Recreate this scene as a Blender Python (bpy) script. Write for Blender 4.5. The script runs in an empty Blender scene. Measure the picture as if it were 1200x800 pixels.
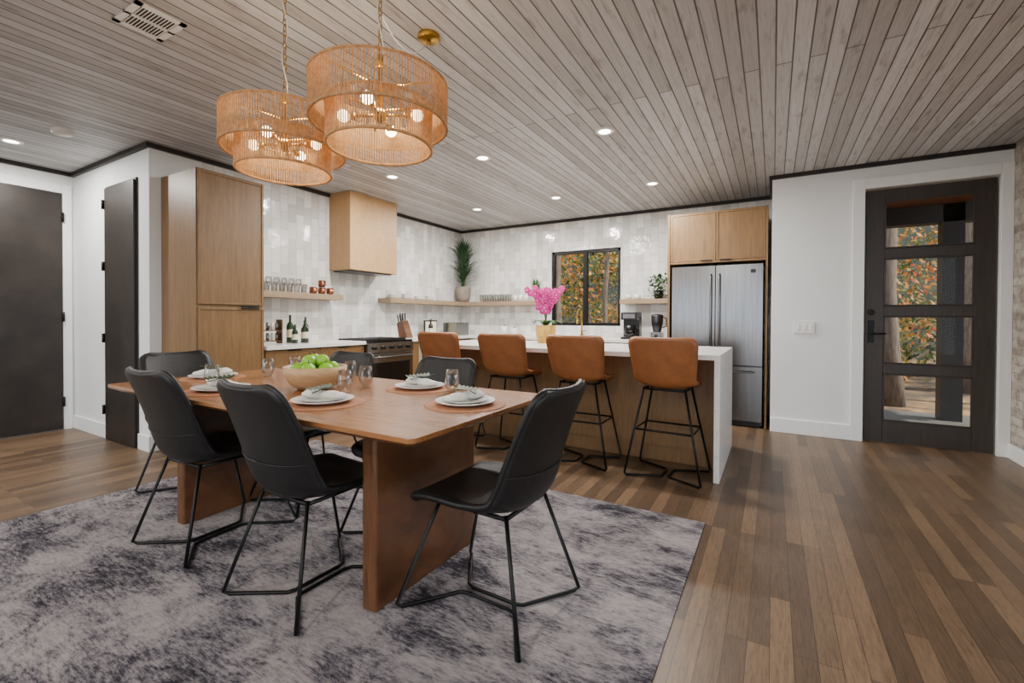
import bpy, math, random
from mathutils import Vector, Matrix
random.seed(7)
S=bpy.context.scene
CEIL=2.74
def lin(c):
    c=c/255.0
    return c/12.92 if c<=0.04045 else ((c+0.055)/1.055)**2.4
def C(r,g,b): return (lin(r),lin(g),lin(b),1)
# ---------------------------------------------------------------- materials
def nm(name):
    m=bpy.data.materials.new(name); m.use_nodes=True
    nt=m.node_tree; b=nt.nodes['Principled BSDF']
    return m,nt,b
def N(nt,t,**k):
    n=nt.nodes.new(t)
    for a,v in k.items(): setattr(n,a,v)
    return n
def coords(nt,scale=(1,1,1),rot=(0,0,0),src='Object'):
    tc=N(nt,'ShaderNodeTexCoord'); mp=N(nt,'ShaderNodeMapping')
    mp.inputs['Scale'].default_value=scale; mp.inputs['Rotation'].default_value=rot
    nt.links.new(tc.outputs[src],mp.inputs['Vector']); return mp.outputs['Vector']
def noise(nt,vec,scale=5,detail=4,rough=.55,dist=0):
    n=N(nt,'ShaderNodeTexNoise'); n.inputs['Scale'].default_value=scale
    n.inputs['Detail'].default_value=detail; n.inputs['Roughness'].default_value=rough
    n.inputs['Distortion'].default_value=dist
    nt.links.new(vec,n.inputs['Vector']); return n.outputs['Fac']
def ramp(nt,fac,stops,interp='LINEAR'):
    r=N(nt,'ShaderNodeValToRGB'); r.color_ramp.interpolation=interp
    e=r.color_ramp.elements
    while len(e)<len(stops): e.new(.5)
    for i,(p,c) in enumerate(stops): e[i].position=p; e[i].color=c
    nt.links.new(fac,r.inputs['Fac']); return r.outputs['Color']
def mix(nt,a,b,fac,bt='MIX'):
    m=N(nt,'ShaderNodeMix',data_type='RGBA',blend_type=bt)
    for s,v in ((6,a),(7,b),(0,fac)):
        if hasattr(v,'links') or isinstance(v,bpy.types.NodeSocket): nt.links.new(v,m.inputs[s])
        else: m.inputs[s].default_value=v
    return m.outputs[2]
def bump(nt,b,h,strength=.3,dist=.01):
    n=N(nt,'ShaderNodeBump'); n.inputs['Strength'].default_value=strength; n.inputs['Distance'].default_value=dist
    nt.links.new(h,n.inputs['Height']); nt.links.new(n.outputs[0],b.inputs['Normal'])
def sc(c,k): return (c[0]*k,c[1]*k,c[2]*k,1)
def pm(name,c,rough=.5,metal=0,var=.12,scale=8,st=(1,1,1),bmp=0,emit=None,es=0,spec=None):
    m,nt,b=nm(name); v=coords(nt,st); f=noise(nt,v,scale)
    col=ramp(nt,f,[(.3,sc(c,1-var)),(.7,sc(c,1+var))]); nt.links.new(col,b.inputs['Base Color'])
    b.inputs['Roughness'].default_value=rough; b.inputs['Metallic'].default_value=metal
    if spec is not None: b.inputs['Specular IOR Level'].default_value=spec
    if bmp: bump(nt,b,f,bmp,.004)
    if emit: b.inputs['Emission Color'].default_value=emit; b.inputs['Emission Strength'].default_value=es
    return m
def wood(name,c,rough=.4,grain=(14,14,.9),var=.22,spec=None):
    m,nt,b=nm(name); v=coords(nt,grain)
    f=noise(nt,v,2.2,8,.6,1.2); f2=noise(nt,v,12,4)
    a=ramp(nt,f,[(.3,sc(c,1-var)),(.5,c),(.72,sc(c,1+var))])
    a=mix(nt,a,ramp(nt,f2,[(.35,(.72,.7,.68,1)),(.6,(1,1,1,1))]),.5,'MULTIPLY')
    nt.links.new(a,b.inputs['Base Color']); b.inputs['Roughness'].default_value=rough
    if spec is not None: b.inputs['Specular IOR Level'].default_value=spec
    bump(nt,b,f2,.12,.002); return m
def glassm(name,tint=(.96,.98,.97,1),gl=.1):
    m=bpy.data.materials.new(name); m.use_nodes=True; nt=m.node_tree; nt.nodes.clear()
    o=N(nt,'ShaderNodeOutputMaterial'); t=N(nt,'ShaderNodeBsdfTransparent'); g=N(nt,'ShaderNodeBsdfGlossy'); x=N(nt,'ShaderNodeMixShader')
    lw=N(nt,'ShaderNodeLayerWeight'); lw.inputs['Blend'].default_value=gl
    t.inputs[0].default_value=tint; g.inputs['Roughness'].default_value=.03
    nt.links.new(lw.outputs['Facing'],x.inputs[0]); nt.links.new(t.outputs[0],x.inputs[1]); nt.links.new(g.outputs[0],x.inputs[2]); nt.links.new(x.outputs[0],o.inputs[0])
    return m
def brickn(nt,vec,c1,c2,mort,bw,rh,ms,off=.5,bias=0,freq=2):
    n=N(nt,'ShaderNodeTexBrick'); n.offset=off; n.offset_frequency=freq
    n.inputs['Color1'].default_value=c1; n.inputs['Color2'].default_value=c2; n.inputs['Mortar'].default_value=mort
    n.inputs['Scale'].default_value=1; n.inputs['Brick Width'].default_value=bw; n.inputs['Row Height'].default_value=rh
    n.inputs['Mortar Size'].default_value=ms; n.inputs['Bias'].default_value=bias; n.inputs['Mortar Smooth'].default_value=.2
    nt.links.new(vec,n.inputs['Vector']); return n
def m_floor():
    m,nt,b=nm('oak_floor'); v=coords(nt,(1,1,1),(0,0,math.pi/2))
    br=brickn(nt,v,C(124,100,76),C(86,68,52),C(34,26,20),.95,.074,.001,.37,0,3)
    g=noise(nt,coords(nt,(30,1.8,1)),2.5,8,.7,1.5); g2=noise(nt,coords(nt,(1,1,1)),1.2,2); g3=noise(nt,coords(nt,(90,5,1)),2.5,6,.7,.6)
    a=mix(nt,br.outputs['Color'],ramp(nt,g,[(.3,(.5,.48,.46,1)),(.52,(1,1,1,1)),(.75,(1.3,1.28,1.25,1))]),.9,'MULTIPLY')
    a=mix(nt,a,ramp(nt,g3,[(.36,(.6,.58,.56,1)),(.52,(1.05,1.05,1.05,1))]),.7,'MULTIPLY')
    a=mix(nt,a,ramp(nt,g2,[(.3,(.88,.89,.9,1)),(.7,(1.1,1.09,1.08,1))]),.8,'MULTIPLY')
    nt.links.new(a,b.inputs['Base Color'])
    r=ramp(nt,g,[(.3,(.34,.34,.34,1)),(.8,(.46,.46,.46,1))]); nt.links.new(r,b.inputs['Roughness'])
    bump(nt,b,br.outputs['Fac'],-.25,.002); return m
def m_ceil():
    m,nt,b=nm('whitewashed_plank_ceiling'); v=coords(nt,(1,1,1),(0,0,math.pi/2))
    br=brickn(nt,v,C(200,200,202),C(164,161,160),C(78,73,70),7.4,.086,.0045,.43,0,2)
    g=noise(nt,coords(nt,(28,1.2,1)),2.2,8,.68,1.4); k=noise(nt,coords(nt,(7,1.5,1)),3.1,3,.5)
    a=mix(nt,br.outputs['Color'],ramp(nt,g,[(.3,(.66,.63,.61,1)),(.5,(1,1,1,1)),(.72,(1.14,1.15,1.16,1))]),.85,'MULTIPLY')
    a=mix(nt,a,ramp(nt,k,[(.3,(.52,.46,.41,1)),(.42,(1,1,1,1))]),.55,'MULTIPLY')
    nt.links.new(a,b.inputs['Base Color']); b.inputs['Roughness'].default_value=.5
    bump(nt,b,br.outputs['Fac'],-.7,.008); return m
def m_tile():
    m,nt,b=nm('glazed_zellige_tile'); tc=N(nt,'ShaderNodeTexCoord'); s=N(nt,'ShaderNodeSeparateXYZ'); nt.links.new(tc.outputs['Object'],s.inputs[0])
    ad=N(nt,'ShaderNodeMath',operation='ADD'); nt.links.new(s.outputs[0],ad.inputs[0]); nt.links.new(s.outputs[1],ad.inputs[1])
    cb=N(nt,'ShaderNodeCombineXYZ'); nt.links.new(s.outputs[2],cb.inputs[0]); nt.links.new(ad.outputs[0],cb.inputs[1])
    br=brickn(nt,cb.outputs[0],C(238,237,233),C(198,196,192),C(184,182,177),.2,.1,.0022,.5)
    n1=noise(nt,tc.outputs['Object'],7,3); 
    a=mix(nt,br.outputs['Color'],ramp(nt,n1,[(.3,(.9,.9,.9,1)),(.7,(1.04,1.04,1.03,1))]),.8,'MULTIPLY')
    nt.links.new(a,b.inputs['Base Color']); b.inputs['Roughness'].default_value=.11
    h=N(nt,'ShaderNodeMath',operation='MULTIPLY_ADD'); nt.links.new(n1,h.inputs[0]); h.inputs[1].default_value=.8
    inv=N(nt,'ShaderNodeMath',operation='SUBTRACT'); inv.inputs[0].default_value=1; nt.links.new(br.outputs['Fac'],inv.inputs[1])
    nt.links.new(inv.outputs[0],h.inputs[2]); bump(nt,b,h.outputs[0],.6,.01); return m
def m_brick():
    m,nt,b=nm('whitewashed_brick'); tc=N(nt,'ShaderNodeTexCoord'); s=N(nt,'ShaderNodeSeparateXYZ'); nt.links.new(tc.outputs['Object'],s.inputs[0])
    cb=N(nt,'ShaderNodeCombineXYZ'); nt.links.new(s.outputs[1],cb.inputs[0]); nt.links.new(s.outputs[2],cb.inputs[1])
    br=brickn(nt,cb.outputs[0],C(200,194,184),C(150,141,128),C(176,170,158),.22,.075,.008)
    n1=noise(nt,tc.outputs['Object'],14,6,.7)
    a=mix(nt,br.outputs['Color'],ramp(nt,n1,[(.35,(.5,.45,.4,1)),(.55,(1,1,1,1))]),.85,'MULTIPLY')
    nt.links.new(a,b.inputs['Base Color']); b.inputs['Roughness'].default_value=.85
    ad=N(nt,'ShaderNodeMath',operation='SUBTRACT'); nt.links.new(n1,ad.inputs[0]); nt.links.new(br.outputs['Fac'],ad.inputs[1])
    bump(nt,b,ad.outputs[0],1,.015); return m
def m_rug():
    m,nt,b=nm('distressed_rug'); 
    a1=noise(nt,coords(nt,(1.2,2.2,1)),2.4,14,.78,.5); a2=noise(nt,coords(nt,(4,16,1)),5,8,.82); a3=noise(nt,coords(nt),1.5,4,.6)
    ad=N(nt,'ShaderNodeMath',operation='MULTIPLY_ADD'); nt.links.new(a2,ad.inputs[0]); ad.inputs[1].default_value=.8; nt.links.new(a1,ad.inputs[2])
    ad2=N(nt,'ShaderNodeMath',operation='MULTIPLY_ADD'); nt.links.new(a3,ad2.inputs[0]); ad2.inputs[1].default_value=.45; nt.links.new(ad.outputs[0],ad2.inputs[2])
    ml=N(nt,'ShaderNodeMath',operation='MULTIPLY'); ml.inputs[1].default_value=.5; nt.links.new(ad2.outputs[0],ml.inputs[0])
    col=ramp(nt,ml.outputs[0],[(.49,C(44,42,48)),(.525,C(82,78,84)),(.555,C(116,111,115)),(.59,C(140,134,135)),(.66,C(160,153,150))])
    w=N(nt,'ShaderNodeTexWave'); w.inputs['Scale'].default_value=60; nt.links.new(coords(nt),w.inputs['Vector'])
    col=mix(nt,col,ramp(nt,w.outputs['Fac'],[(0,(.86,.86,.86,1)),(1,(1,1,1,1))]),.6,'MULTIPLY')
    nt.links.new(col,b.inputs['Base Color']); b.inputs['Roughness'].default_value=.95; b.inputs['Specular IOR Level'].default_value=.1
    bump(nt,b,a2,.3,.004); return m
def m_leafs():
    m,nt,b=nm('autumn_leaf'); v=coords(nt); f=noise(nt,v,.5,3,.6); f2=noise(nt,v,2.5,2)
    ad=N(nt,'ShaderNodeMath',operation='MULTIPLY_ADD'); nt.links.new(f2,ad.inputs[0]); ad.inputs[1].default_value=.45; nt.links.new(f,ad.inputs[2])
    col=ramp(nt,ad.outputs[0],[(.5,C(14,24,10)),(.63,C(40,62,20)),(.71,C(104,106,30)),(.77,C(186,128,30)),(.86,C(184,80,22))])
    nt.links.new(col,b.inputs['Base Color']); b.inputs['Roughness'].default_value=.6
    t=N(nt,'ShaderNodeBsdfTranslucent'); nt.links.new(col,t.inputs[0]); x=N(nt,'ShaderNodeMixShader'); x.inputs[0].default_value=.4
    o=nt.nodes['Material Output']; nt.links.new(b.outputs[0],x.inputs[1]); nt.links.new(t.outputs[0],x.inputs[2]); nt.links.new(x.outputs[0],o.inputs[0]); return m
def m_ground():
    m,nt,b=nm('leaf_litter_ground'); v=coords(nt); f=noise(nt,v,1.2,8,.7)
    near=ramp(nt,f,[(.38,C(40,30,20)),(.5,C(86,62,40)),(.62,C(136,104,66))])
    far=ramp(nt,noise(nt,v,.5,10,.8),[(.40,C(8,12,6)),(.5,C(20,26,11)),(.6,C(56,48,18)),(.7,C(84,50,20))])
    s=N(nt,'ShaderNodeSeparateXYZ'); nt.links.new(v,s.inputs[0]); mr=N(nt,'ShaderNodeMapRange'); mr.inputs[1].default_value=14; mr.inputs[2].default_value=20; nt.links.new(s.outputs[1],mr.inputs[0])
    nt.links.new(mix(nt,near,far,mr.outputs[0]),b.inputs['Base Color']); b.inputs['Roughness'].default_value=.95; bump(nt,b,f,.7,.05); return m
def m_quartz():
    m,nt,b=nm('white_quartz'); f=noise(nt,coords(nt),2.2,8,.6,2.5)
    col=ramp(nt,f,[(.0,C(226,224,219)),(.48,C(228,226,221)),(.5,C(212,209,203)),(.52,C(228,226,221))]); nt.links.new(col,b.inputs['Base Color']); b.inputs['Roughness'].default_value=.2; return m
def m_cord():
    m,nt,b=nm('rattan_cord'); f=noise(nt,coords(nt),60,2)
    col=ramp(nt,f,[(.3,C(194,152,104)),(.7,C(226,188,138))]); nt.links.new(col,b.inputs['Base Color']); b.inputs['Roughness'].default_value=.7
    t=N(nt,'ShaderNodeBsdfTranslucent'); nt.links.new(col,t.inputs[0]); x=N(nt,'ShaderNodeMixShader'); x.inputs[0].default_value=.4
    o=nt.nodes['Material Output']; nt.links.new(b.outputs[0],x.inputs[1]); nt.links.new(t.outputs[0],x.inputs[2]); nt.links.new(x.outputs[0],o.inputs[0]); return m
FLOOR=m_floor(); CEI=m_ceil(); TILE=m_tile(); BRICK=m_brick(); RUG=m_rug(); LEAF=m_leafs(); QUARTZ=m_quartz(); CORD=m_cord()
WALL=pm('white_paint',C(226,229,229),.6,0,.015,3)
TRIM=pm('white_trim_paint',C(233,235,234),.4,0,.01,3)
DTRIM=wood('dark_trim_wood',C(34,28,25),.5,(2,2,2))
DOOR=wood('espresso_door_wood',C(52,44,38),.42,(16,16,1.2),.3)
DOOR2=pm('bronze_steel_door',C(44,38,34),.42,.1,.4,3.5,(1,1,1),.05)
OAK=wood('light_oak',C(128,97,60),.42,(16,16,1.0),.26)
MAPLE=wood('hood_maple',C(186,148,100),.45,(6,6,1.5),.08)
OAKH=wood('shelf_oak',C(150,127,100),.5,(1.2,1.2,18),.16)
OAKI=wood('island_oak',C(124,95,60),.42,(16,16,1.0),.2)
WAL=wood('walnut_top',C(146,98,58),.24,(1.1,16,16),.32)
WALV=wood('walnut_slab',C(94,61,38),.28,(14,1.2,1.6),.5)
LEA=pm('black_leather',C(21,20,20),.45,0,.25,40,(1,1,1),.25,spec=.4)
COG=pm('cognac_leather',C(142,86,46),.42,0,.15,12,(1,1,1),.15)
BLK=pm('black_metal',C(18,18,18),.4,.5,.1,10)
BLKP=pm('black_plastic',C(18,18,19),.3,0,.1,10)
STEEL=pm('brushed_steel',C(134,134,134),.22,1,.12,3,(30,30,.6))
STEELD=pm('dark_steel',C(80,82,86),.3,1,.1,6)
BRASS=pm('aged_brass',C(176,138,62),.3,1,.12,10)
CER=pm('white_ceramic',C(228,228,224),.2,0,.02,6)
LIN=pm('white_linen',C(226,225,220),.9,0,.06,30,(1,1,1),.3)
MATM=pm('terracotta_placemat',C(162,110,76),.8,0,.15,50,(1,1,1),.3)
GREEN=pm('green_leaf',C(46,88,38),.5,0,.35,14)
DGREEN=pm('dark_green_leaf',C(40,70,38),.5,0,.35,20)
APPLE=pm('green_apple',C(126,180,40),.25,0,.15,12)
BOWLW=wood('pale_wood_bowl',C(190,154,112),.5,(2,2,14),.15)
PINK=pm('orchid_pink',C(190,20,126),.5,0,.3,30)
YPOT=pm('woven_yellow_pot',C(190,150,70),.7,0,.2,40,(1,1,1),.3)
GPOT=pm('stone_pot',C(140,130,116),.8,0,.15,12,(1,1,1),.2)
COPPER=pm('copper',C(150,98,76),.3,1,.1,10)
BGL=pm('black_glass',C(12,12,14),.08,0,.1,5)
GBOT=pm('green_bottle_glass',C(24,48,26),.1,0,.2,5)
PAPER=pm('label_paper',C(220,210,180),.7,0,.1,30)
GLS=glassm('clear_glass',(.95,.96,.96,1),.4)
PANE=glassm('window_glass',(.95,.97,.96,1),.08)
BULB=pm('warm_bulb',C(255,220,170),.4,0,.02,5,emit=(1,.78,.5,1),es=16)
LEDM=pm('led_disc',C(255,250,240),.4,0,.02,5,emit=(1,.92,.8,1),es=14)
BARK=pm('tree_bark',C(92,78,66),.9,0,.5,6,(5,5,1),1.0)
GRND=m_ground()
PORCH=pm('porch_concrete',C(70,66,62),.8,0,.2,4)
SOFF=wood('porch_soffit_wood',C(104,62,38),.5,(1.2,14,1),.2)
BLUE=pm('blue_mat',C(60,84,112),.9,0,.2,30)
SOIL=pm('potting_soil',C(50,38,30),.95,0,.3,40)
# ---------------------------------------------------------------- builder
class B:
    def __init__(s): s.v=[];s.f=[];s.m=[];s.sm=[];s.mats=[]
    def mi(s,m):
        if m not in s.mats: s.mats.append(m)
        return s.mats.index(m)
    def add(s,vs,fs,m,smooth=False):
        o=len(s.v); s.v+= [tuple(x) for x in vs]; k=s.mi(m)
        for f in fs: s.f.append([i+o for i in f]); s.m.append(k); s.sm.append(smooth)
    def box(s,x0,y0,z0,x1,y1,z1,m):
        x0,x1=min(x0,x1),max(x0,x1);y0,y1=min(y0,y1),max(y0,y1);z0,z1=min(z0,z1),max(z0,z1)
        s.add([(x0,y0,z0),(x1,y0,z0),(x1,y1,z0),(x0,y1,z0),(x0,y0,z1),(x1,y0,z1),(x1,y1,z1),(x0,y1,z1)],
              [(0,3,2,1),(4,5,6,7),(0,1,5,4),(1,2,6,5),(2,3,7,6),(3,0,4,7)],m)
    def tube(s,pts,r,m,n=8,closed=False,rs=None):
        P=[Vector(p) for p in pts]; k=len(P); vs=[];fs=[]
        up=None
        for i,p in enumerate(P):
            if closed: t=(P[(i+1)%k]-P[i-1])
            else: t=(P[min(i+1,k-1)]-P[max(i-1,0)])
            t.normalize()
            if up is None:
                a=Vector((0,0,1)) if abs(t.z)<.9 else Vector((1,0,0)); up=(a-t*a.dot(t)).normalized()
            else:
                up=(up-t*up.dot(t)); 
                if up.length<1e-5: up=t.orthogonal()
                up.normalize()
            q=t.cross(up); rr=rs[i] if rs else r
            for j in range(n):
                a=2*math.pi*j/n; vs.append(p+up*math.cos(a)*rr+q*math.sin(a)*rr)
        for i in range(k if closed else k-1):
            i2=(i+1)%k
            for j in range(n): fs.append((i*n+j,i*n+(j+1)%n,i2*n+(j+1)%n,i2*n+j))
        if not closed: fs.append(tuple(range(n))[::-1]); fs.append(tuple((k-1)*n+j for j in range(n)))
        s.add(vs,fs,m,n>4)
    def cyl(s,p0,p1,r,m,n=20,r1=None): s.tube([p0,p1],r,m,n,rs=[r,r if r1 is None else r1])
    def lathe(s,c,prof,m,n=28):
        vs=[];fs=[];k=len(prof)
        for (r,z) in prof:
            for j in range(n):
                a=2*math.pi*j/n; vs.append((c[0]+max(r,1e-4)*math.cos(a),c[1]+max(r,1e-4)*math.sin(a),c[2]+z))
        for i in range(k-1):
            for j in range(n): fs.append((i*n+j,i*n+(j+1)%n,(i+1)*n+(j+1)%n,(i+1)*n+j))
        s.add(vs,fs,m,True)
    def ball(s,c,r,m,n=14,sx=1,sy=1,sz=1,rot=0):
        vs=[];fs=[];h=n//2+1
        for i in range(h+1):
            ph=math.pi*i/h
            for j in range(n):
                a=2*math.pi*j/n; x=max(math.sin(ph),1e-3)*math.cos(a)*r*sx; y=max(math.sin(ph),1e-3)*math.sin(a)*r*sy
                vs.append((c[0]+x*math.cos(rot)-y*math.sin(rot),c[1]+x*math.sin(rot)+y*math.cos(rot),c[2]-math.cos(ph)*r*sz))
        for i in range(h):
            for j in range(n): fs.append((i*n+j,i*n+(j+1)%n,(i+1)*n+(j+1)%n,(i+1)*n+j))
        s.add(vs,fs,m,True)
    def blade(s,base,tip,w,m,bend=.0,k=5):
        b=Vector(base);t=Vector(tip);d=t-b; side=d.cross(Vector((0,0,1)))
        if side.length<1e-4: side=Vector((1,0,0))
        side.normalize(); vs=[];fs=[]
        for i in range(k+1):
            u=i/k; p=b+d*u; p.z+=bend*4*u*(1-u); ww=w*(1-u)**.6*(.6+.8*u) if i<k else .0005
            vs+= [p-side*ww,p+side*ww]
        for i in range(k): fs.append((2*i,2*i+1,2*i+3,2*i+2))
        s.add(vs,fs,m)
    def prism(s,poly,z0,z1,m):
        n=len(poly); vs=[(x,y,z0) for x,y in poly]+[(x,y,z1) for x,y in poly]
        fs=[tuple(range(n))[::-1],tuple(range(n,2*n))]+[(i,(i+1)%n,n+(i+1)%n,n+i) for i in range(n)]
        s.add(vs,fs,m)
    def mesh(s,name):
        me=bpy.data.meshes.new(name); me.from_pydata(s.v,[],s.f)
        for m in s.mats: me.materials.append(m)
        me.polygons.foreach_set('material_index',s.m); me.polygons.foreach_set('use_smooth',s.sm); me.update(); return me
    def done(s,name,bev=0,loc=(0,0,0),rz=0,parent=None):
        o=bpy.data.objects.new(name,s.mesh(name)); S.collection.objects.link(o); o.location=loc; o.rotation_euler=(0,0,rz)
        if bev:
            md=o.modifiers.new('bevel','BEVEL'); md.width=bev; md.segments=2; md.limit_method='ANGLE'; md.angle_limit=math.radians(50)
        if parent: o.parent=parent
        return o
def empty(name,loc,rz=0):
    e=bpy.data.objects.new(name,None); S.collection.objects.link(e); e.location=loc; e.rotation_euler=(0,0,rz); e.empty_display_size=.2; return e
# ---------------------------------------------------------------- room shell
XL=-6.55; YF=1.87; XK=-4.8; YB=6.5; YD=5.62; XR=1.81; YR=-4.0
b=B(); b.box(XL-.15,YR-.15,-.1,XR+.15,YB+.15,0,FLOOR); b.done('floor')
b=B(); b.box(XL-.15,YR-.15,CEIL,XR+.15,YB+.15,CEIL+.15,CEI); b.done('ceiling')
b=B(); b.box(XL-.15,YR,0,XL,YF+.13,CEIL,WALL); b.done('wall_left')
b=B(); b.box(XL,YF,0,XK-.15,YF+.13,CEIL,WALL); b.done('wall_closet')
b=B(); b.box(XK-.15,YF,0,XK,2.3,CEIL,WALL); b.box(XK-.15,2.3,0,XK,YB+.15,CEIL,TILE); b.done('wall_kitchen_left')
wx0,wx1,wz0,wz1=-3.04,-1.93,1.10,2.25
b=B(); b.box(XK,YB,0,wx0,YB+.15,CEIL,TILE); b.box(wx1,YB,0,-.02,YB+.15,CEIL,TILE); b.box(wx0,YB,0,wx1,YB+.15,wz0,TILE); b.box(wx0,YB,wz1,wx1,YB+.15,CEIL,TILE); b.done('wall_back')
dx0,dx1,dz1=.775,1.73,2.49
b=B(); b.box(-.02,YD,0,dx0,YD+.15,CEIL,WALL); b.box(dx1,YD,0,XR+.15,YD+.15,CEIL,WALL); b.box(dx0,YD,dz1,dx1,YD+.15,CEIL,WALL); b.box(-.02,YD+.15,0,.13,YB+.15,CEIL,WALL); b.done('wall_entry')
b=B(); b.box(XR,4.3,0,XR+.15,YD,CEIL,BRICK); b.box(XR,YR,0,XR+.15,-3.2,CEIL,WALL)
b.box(XR,-3.2,0,XR+.15,4.3,.12,WALL); b.box(XR,-3.2,2.45,XR+.15,4.3,CEIL,WALL)
for y in (-.9,1.6): b.box(XR,y-.06,.12,XR+.15,y+.06,2.45,WALL)
b.done('wall_right')
b=B(); b.box(XL,YR-.15,0,-5.6,YR,CEIL,WALL); b.box(.9,YR-.15,0,XR+.15,YR,CEIL,WALL); b.box(-5.6,YR-.15,2.45,.9,YR,CEIL,WALL)
for x in (-3.4,-1.2): b.box(x-.05,YR-.15,0,x+.05,YR,2.45,WALL)
b.done('wall_rear')
# ceiling trims
def tr(n,*a): 
    q=B(); q.box(*a,DTRIM); q.done(n)
h=.04
tr('trim_1',XL,YR,CEIL-h,XL+.03,YF,CEIL); tr('trim_2',XL+.03,YF-.03,CEIL-h,XK+.03,YF,CEIL); tr('trim_3',XK,YF,CEIL-h,XK+.03,3.74,CEIL); tr('trim_8',XK,4.54,CEIL-h,XK+.03,YB,CEIL)
tr('trim_4',XK+.03,YB-.03,CEIL-h,-.05,YB,CEIL); tr('trim_5',-.05,YD-.03,CEIL-h,-.02,YB,CEIL); tr('trim_6',-.02,YD-.03,CEIL-h,XR,YD,CEIL); 
# baseboards
def bb(n,*a):
    q=B(); q.box(*a,TRIM); q.done(n,.004)
bb('baseboard_entry',-.02,YD-.018,0,dx0-.1,YD,.15); bb('baseboard_right',XR-.02,4.3,0,XR,YD-.02,.13)
bb('baseboard_closet',XL+.02,YF-.018,0,-5.69,YF,.14); bb('baseboard_closet_end',-5.0,YF-.018,0,XK+.018,YF,.14); bb('baseboard_left',XL,YR,0,XL+.018,.82,.14); bb('baseboard_kitchen',XK,YF,0,XK+.018,1.955,.14)
# entry door
b=B(); y0,y1=YD+.03,YD+.08
px0,px1=.935,1.575
tops=[2.36,1.80,1.24,.68]; ph=.46
b.box(dx0+.012,y0,.01,px0,y1,dz1-.012,DOOR); b.box(px1,y0,.01,dx1-.012,y1,dz1-.012,DOOR)
zz=[dz1-.012]+sum([[t,t-ph] for t in tops],[])+[.01]
for i in range(0,len(zz),2): b.box(px0,y0,zz[i+1],px1,y1,zz[i],DOOR)
for t in tops:
    b.box(px0,y0+.02,t-ph,px1,y0+.026,t,PANE)
    for a in ((px0,t-ph,px0+.012,t),(px1-.012,t-ph,px1,t),(px0,t-.012,px1,t),(px0,t-ph,px1,t-ph+.012)): b.box(a[0],y0-.006,a[1],a[2],y0+.01,a[3],DOOR)
b.box(.815,y0-.012,.98,.86,y0,1.2,BLK); b.cyl((.838,y0-.05,1.07),(.838,y0,1.07),.011,BLK); b.tube([(.838,y0-.05,1.07),(.95,y0-.052,1.07)],.009,BLK); b.cyl((.838,y0-.025,1.28),(.838,y0,1.28),.027,BLK)
b.done('door_1',.003)
b=B()
b.box(dx0-.1,YD-.022,0,dx0,YD-.001,dz1+.1,TRIM); b.box(dx1,YD-.022,0,XR-.001,YD-.001,dz1+.1,TRIM); b.box(dx0,YD-.022,dz1,dx1,YD-.001,dz1+.1,TRIM)
b.done('trim_7',.004)
# closet door
b=B(); ca,cb_=-5.665,-5.03
b.box(ca,YF-.03,.01,cb_,YF-.002,2.45,DOOR2)
for z in (.25,.95,1.65,2.25): b.cyl((ca-.005,YF-.04,z),(ca-.005,YF-.04,z+.09),.012,BLK,8)
b.box(ca-.02,YF-.012,0,ca,YF,2.47,DTRIM);b.box(cb_,YF-.012,0,cb_+.02,YF,2.47,DTRIM);b.box(ca-.02,YF-.012,2.45,cb_+.02,YF,2.47,DTRIM)
b.done('door_2')
b=B(); b.box(XL+.002,.93,.01,XL+.03,1.77,2.5,DOOR2)
for z in (.25,1.15,2.2): b.cyl((XL+.035,1.775,z),(XL+.035,1.775,z+.1),.012,BLK,8)
b.cyl((XL+.03,1.0,1.05),(XL+.09,1.0,1.05),.012,BLK); b.cyl((XL+.09,1.0,1.05),(XL+.09,1.12,1.05),.01,BLK)
b.done('door_3')
b=B(); b.box(XL,1.775,0,XL+.022,YF-.02,2.6,TRIM); b.box(XL,.82,0,XL+.022,.925,2.6,TRIM); b.box(XL,.925,2.505,XL+.022,1.775,2.6,TRIM); b.done('trim_9',.003)
# kitchen window
b=B(); f=.045; ya,yb=YB+.03,YB+.09
b.box(wx0,ya,wz0,wx0+f,yb,wz1,BLK); b.box(wx1-f,ya,wz0,wx1,yb,wz1,BLK); b.box(wx0,ya,wz0,wx1,yb,wz0+f,BLK); b.box(wx0,ya,wz1-f,wx1,yb,wz1,BLK)
mx=(wx0+wx1)/2; b.box(mx-.03,ya-.01,wz0,mx+.03,yb,wz1,BLK); b.box(wx0+f,ya+.03,wz0+f,wx1-f,ya+.034,wz1-f,PANE)
b.done('window_1',.003)
# light switch
b=B(); b.box(.19,YD-.012,1.06,.375,YD-.001,1.19,CER)
for i in range(3): b.box(.218+i*.055,YD-.018,1.095,.243+i*.055,YD-.012,1.155,CER)
b.done('light_switch_plate',.002)
# ---------------------------------------------------------------- ceiling things
for (x,y) in [(-3.6,3.62),(-2.42,3.62),(-1.21,3.6),(-3.62,5.28),(-2.4,5.26),(-1.2,5.24),(-5.8,1.25),(-5.8,-1.2),(-3.4,-1.2),(-1,-1.2),(-3.4,-3),(-1,-3),(.9,-1.2)]:  # those at negative y are unseen extras, added behind the camera for room light
    b=B(); b.lathe((x,y,CEIL),[(.0,-.004),(.05,-.004),(.052,-.008),(.075,-.007),(.078,0)],TRIM); b.lathe((x,y,CEIL),[(0,-.006),(.049,-.006)],LEDM); b.done('recessed_downlight')
    l=bpy.data.lights.new('downlight_lamp','AREA'); l.shape='DISK'; l.size=.12; l.energy=44; l.color=(1,.955,.9)
    o=bpy.data.objects.new('downlight_lamp',l); S.collection.objects.link(o); o.location=(x,y,CEIL-.02)
b=B(); b.lathe((-5.1,1.39,CEIL),[(0,-.04),(.05,-.04),(.065,-.03),(.07,0)],CER); b.done('smoke_detector')
b=B(); x0,y0,x1,y1=-2.97,1.0,-2.69,1.22; z=CEIL
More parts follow.
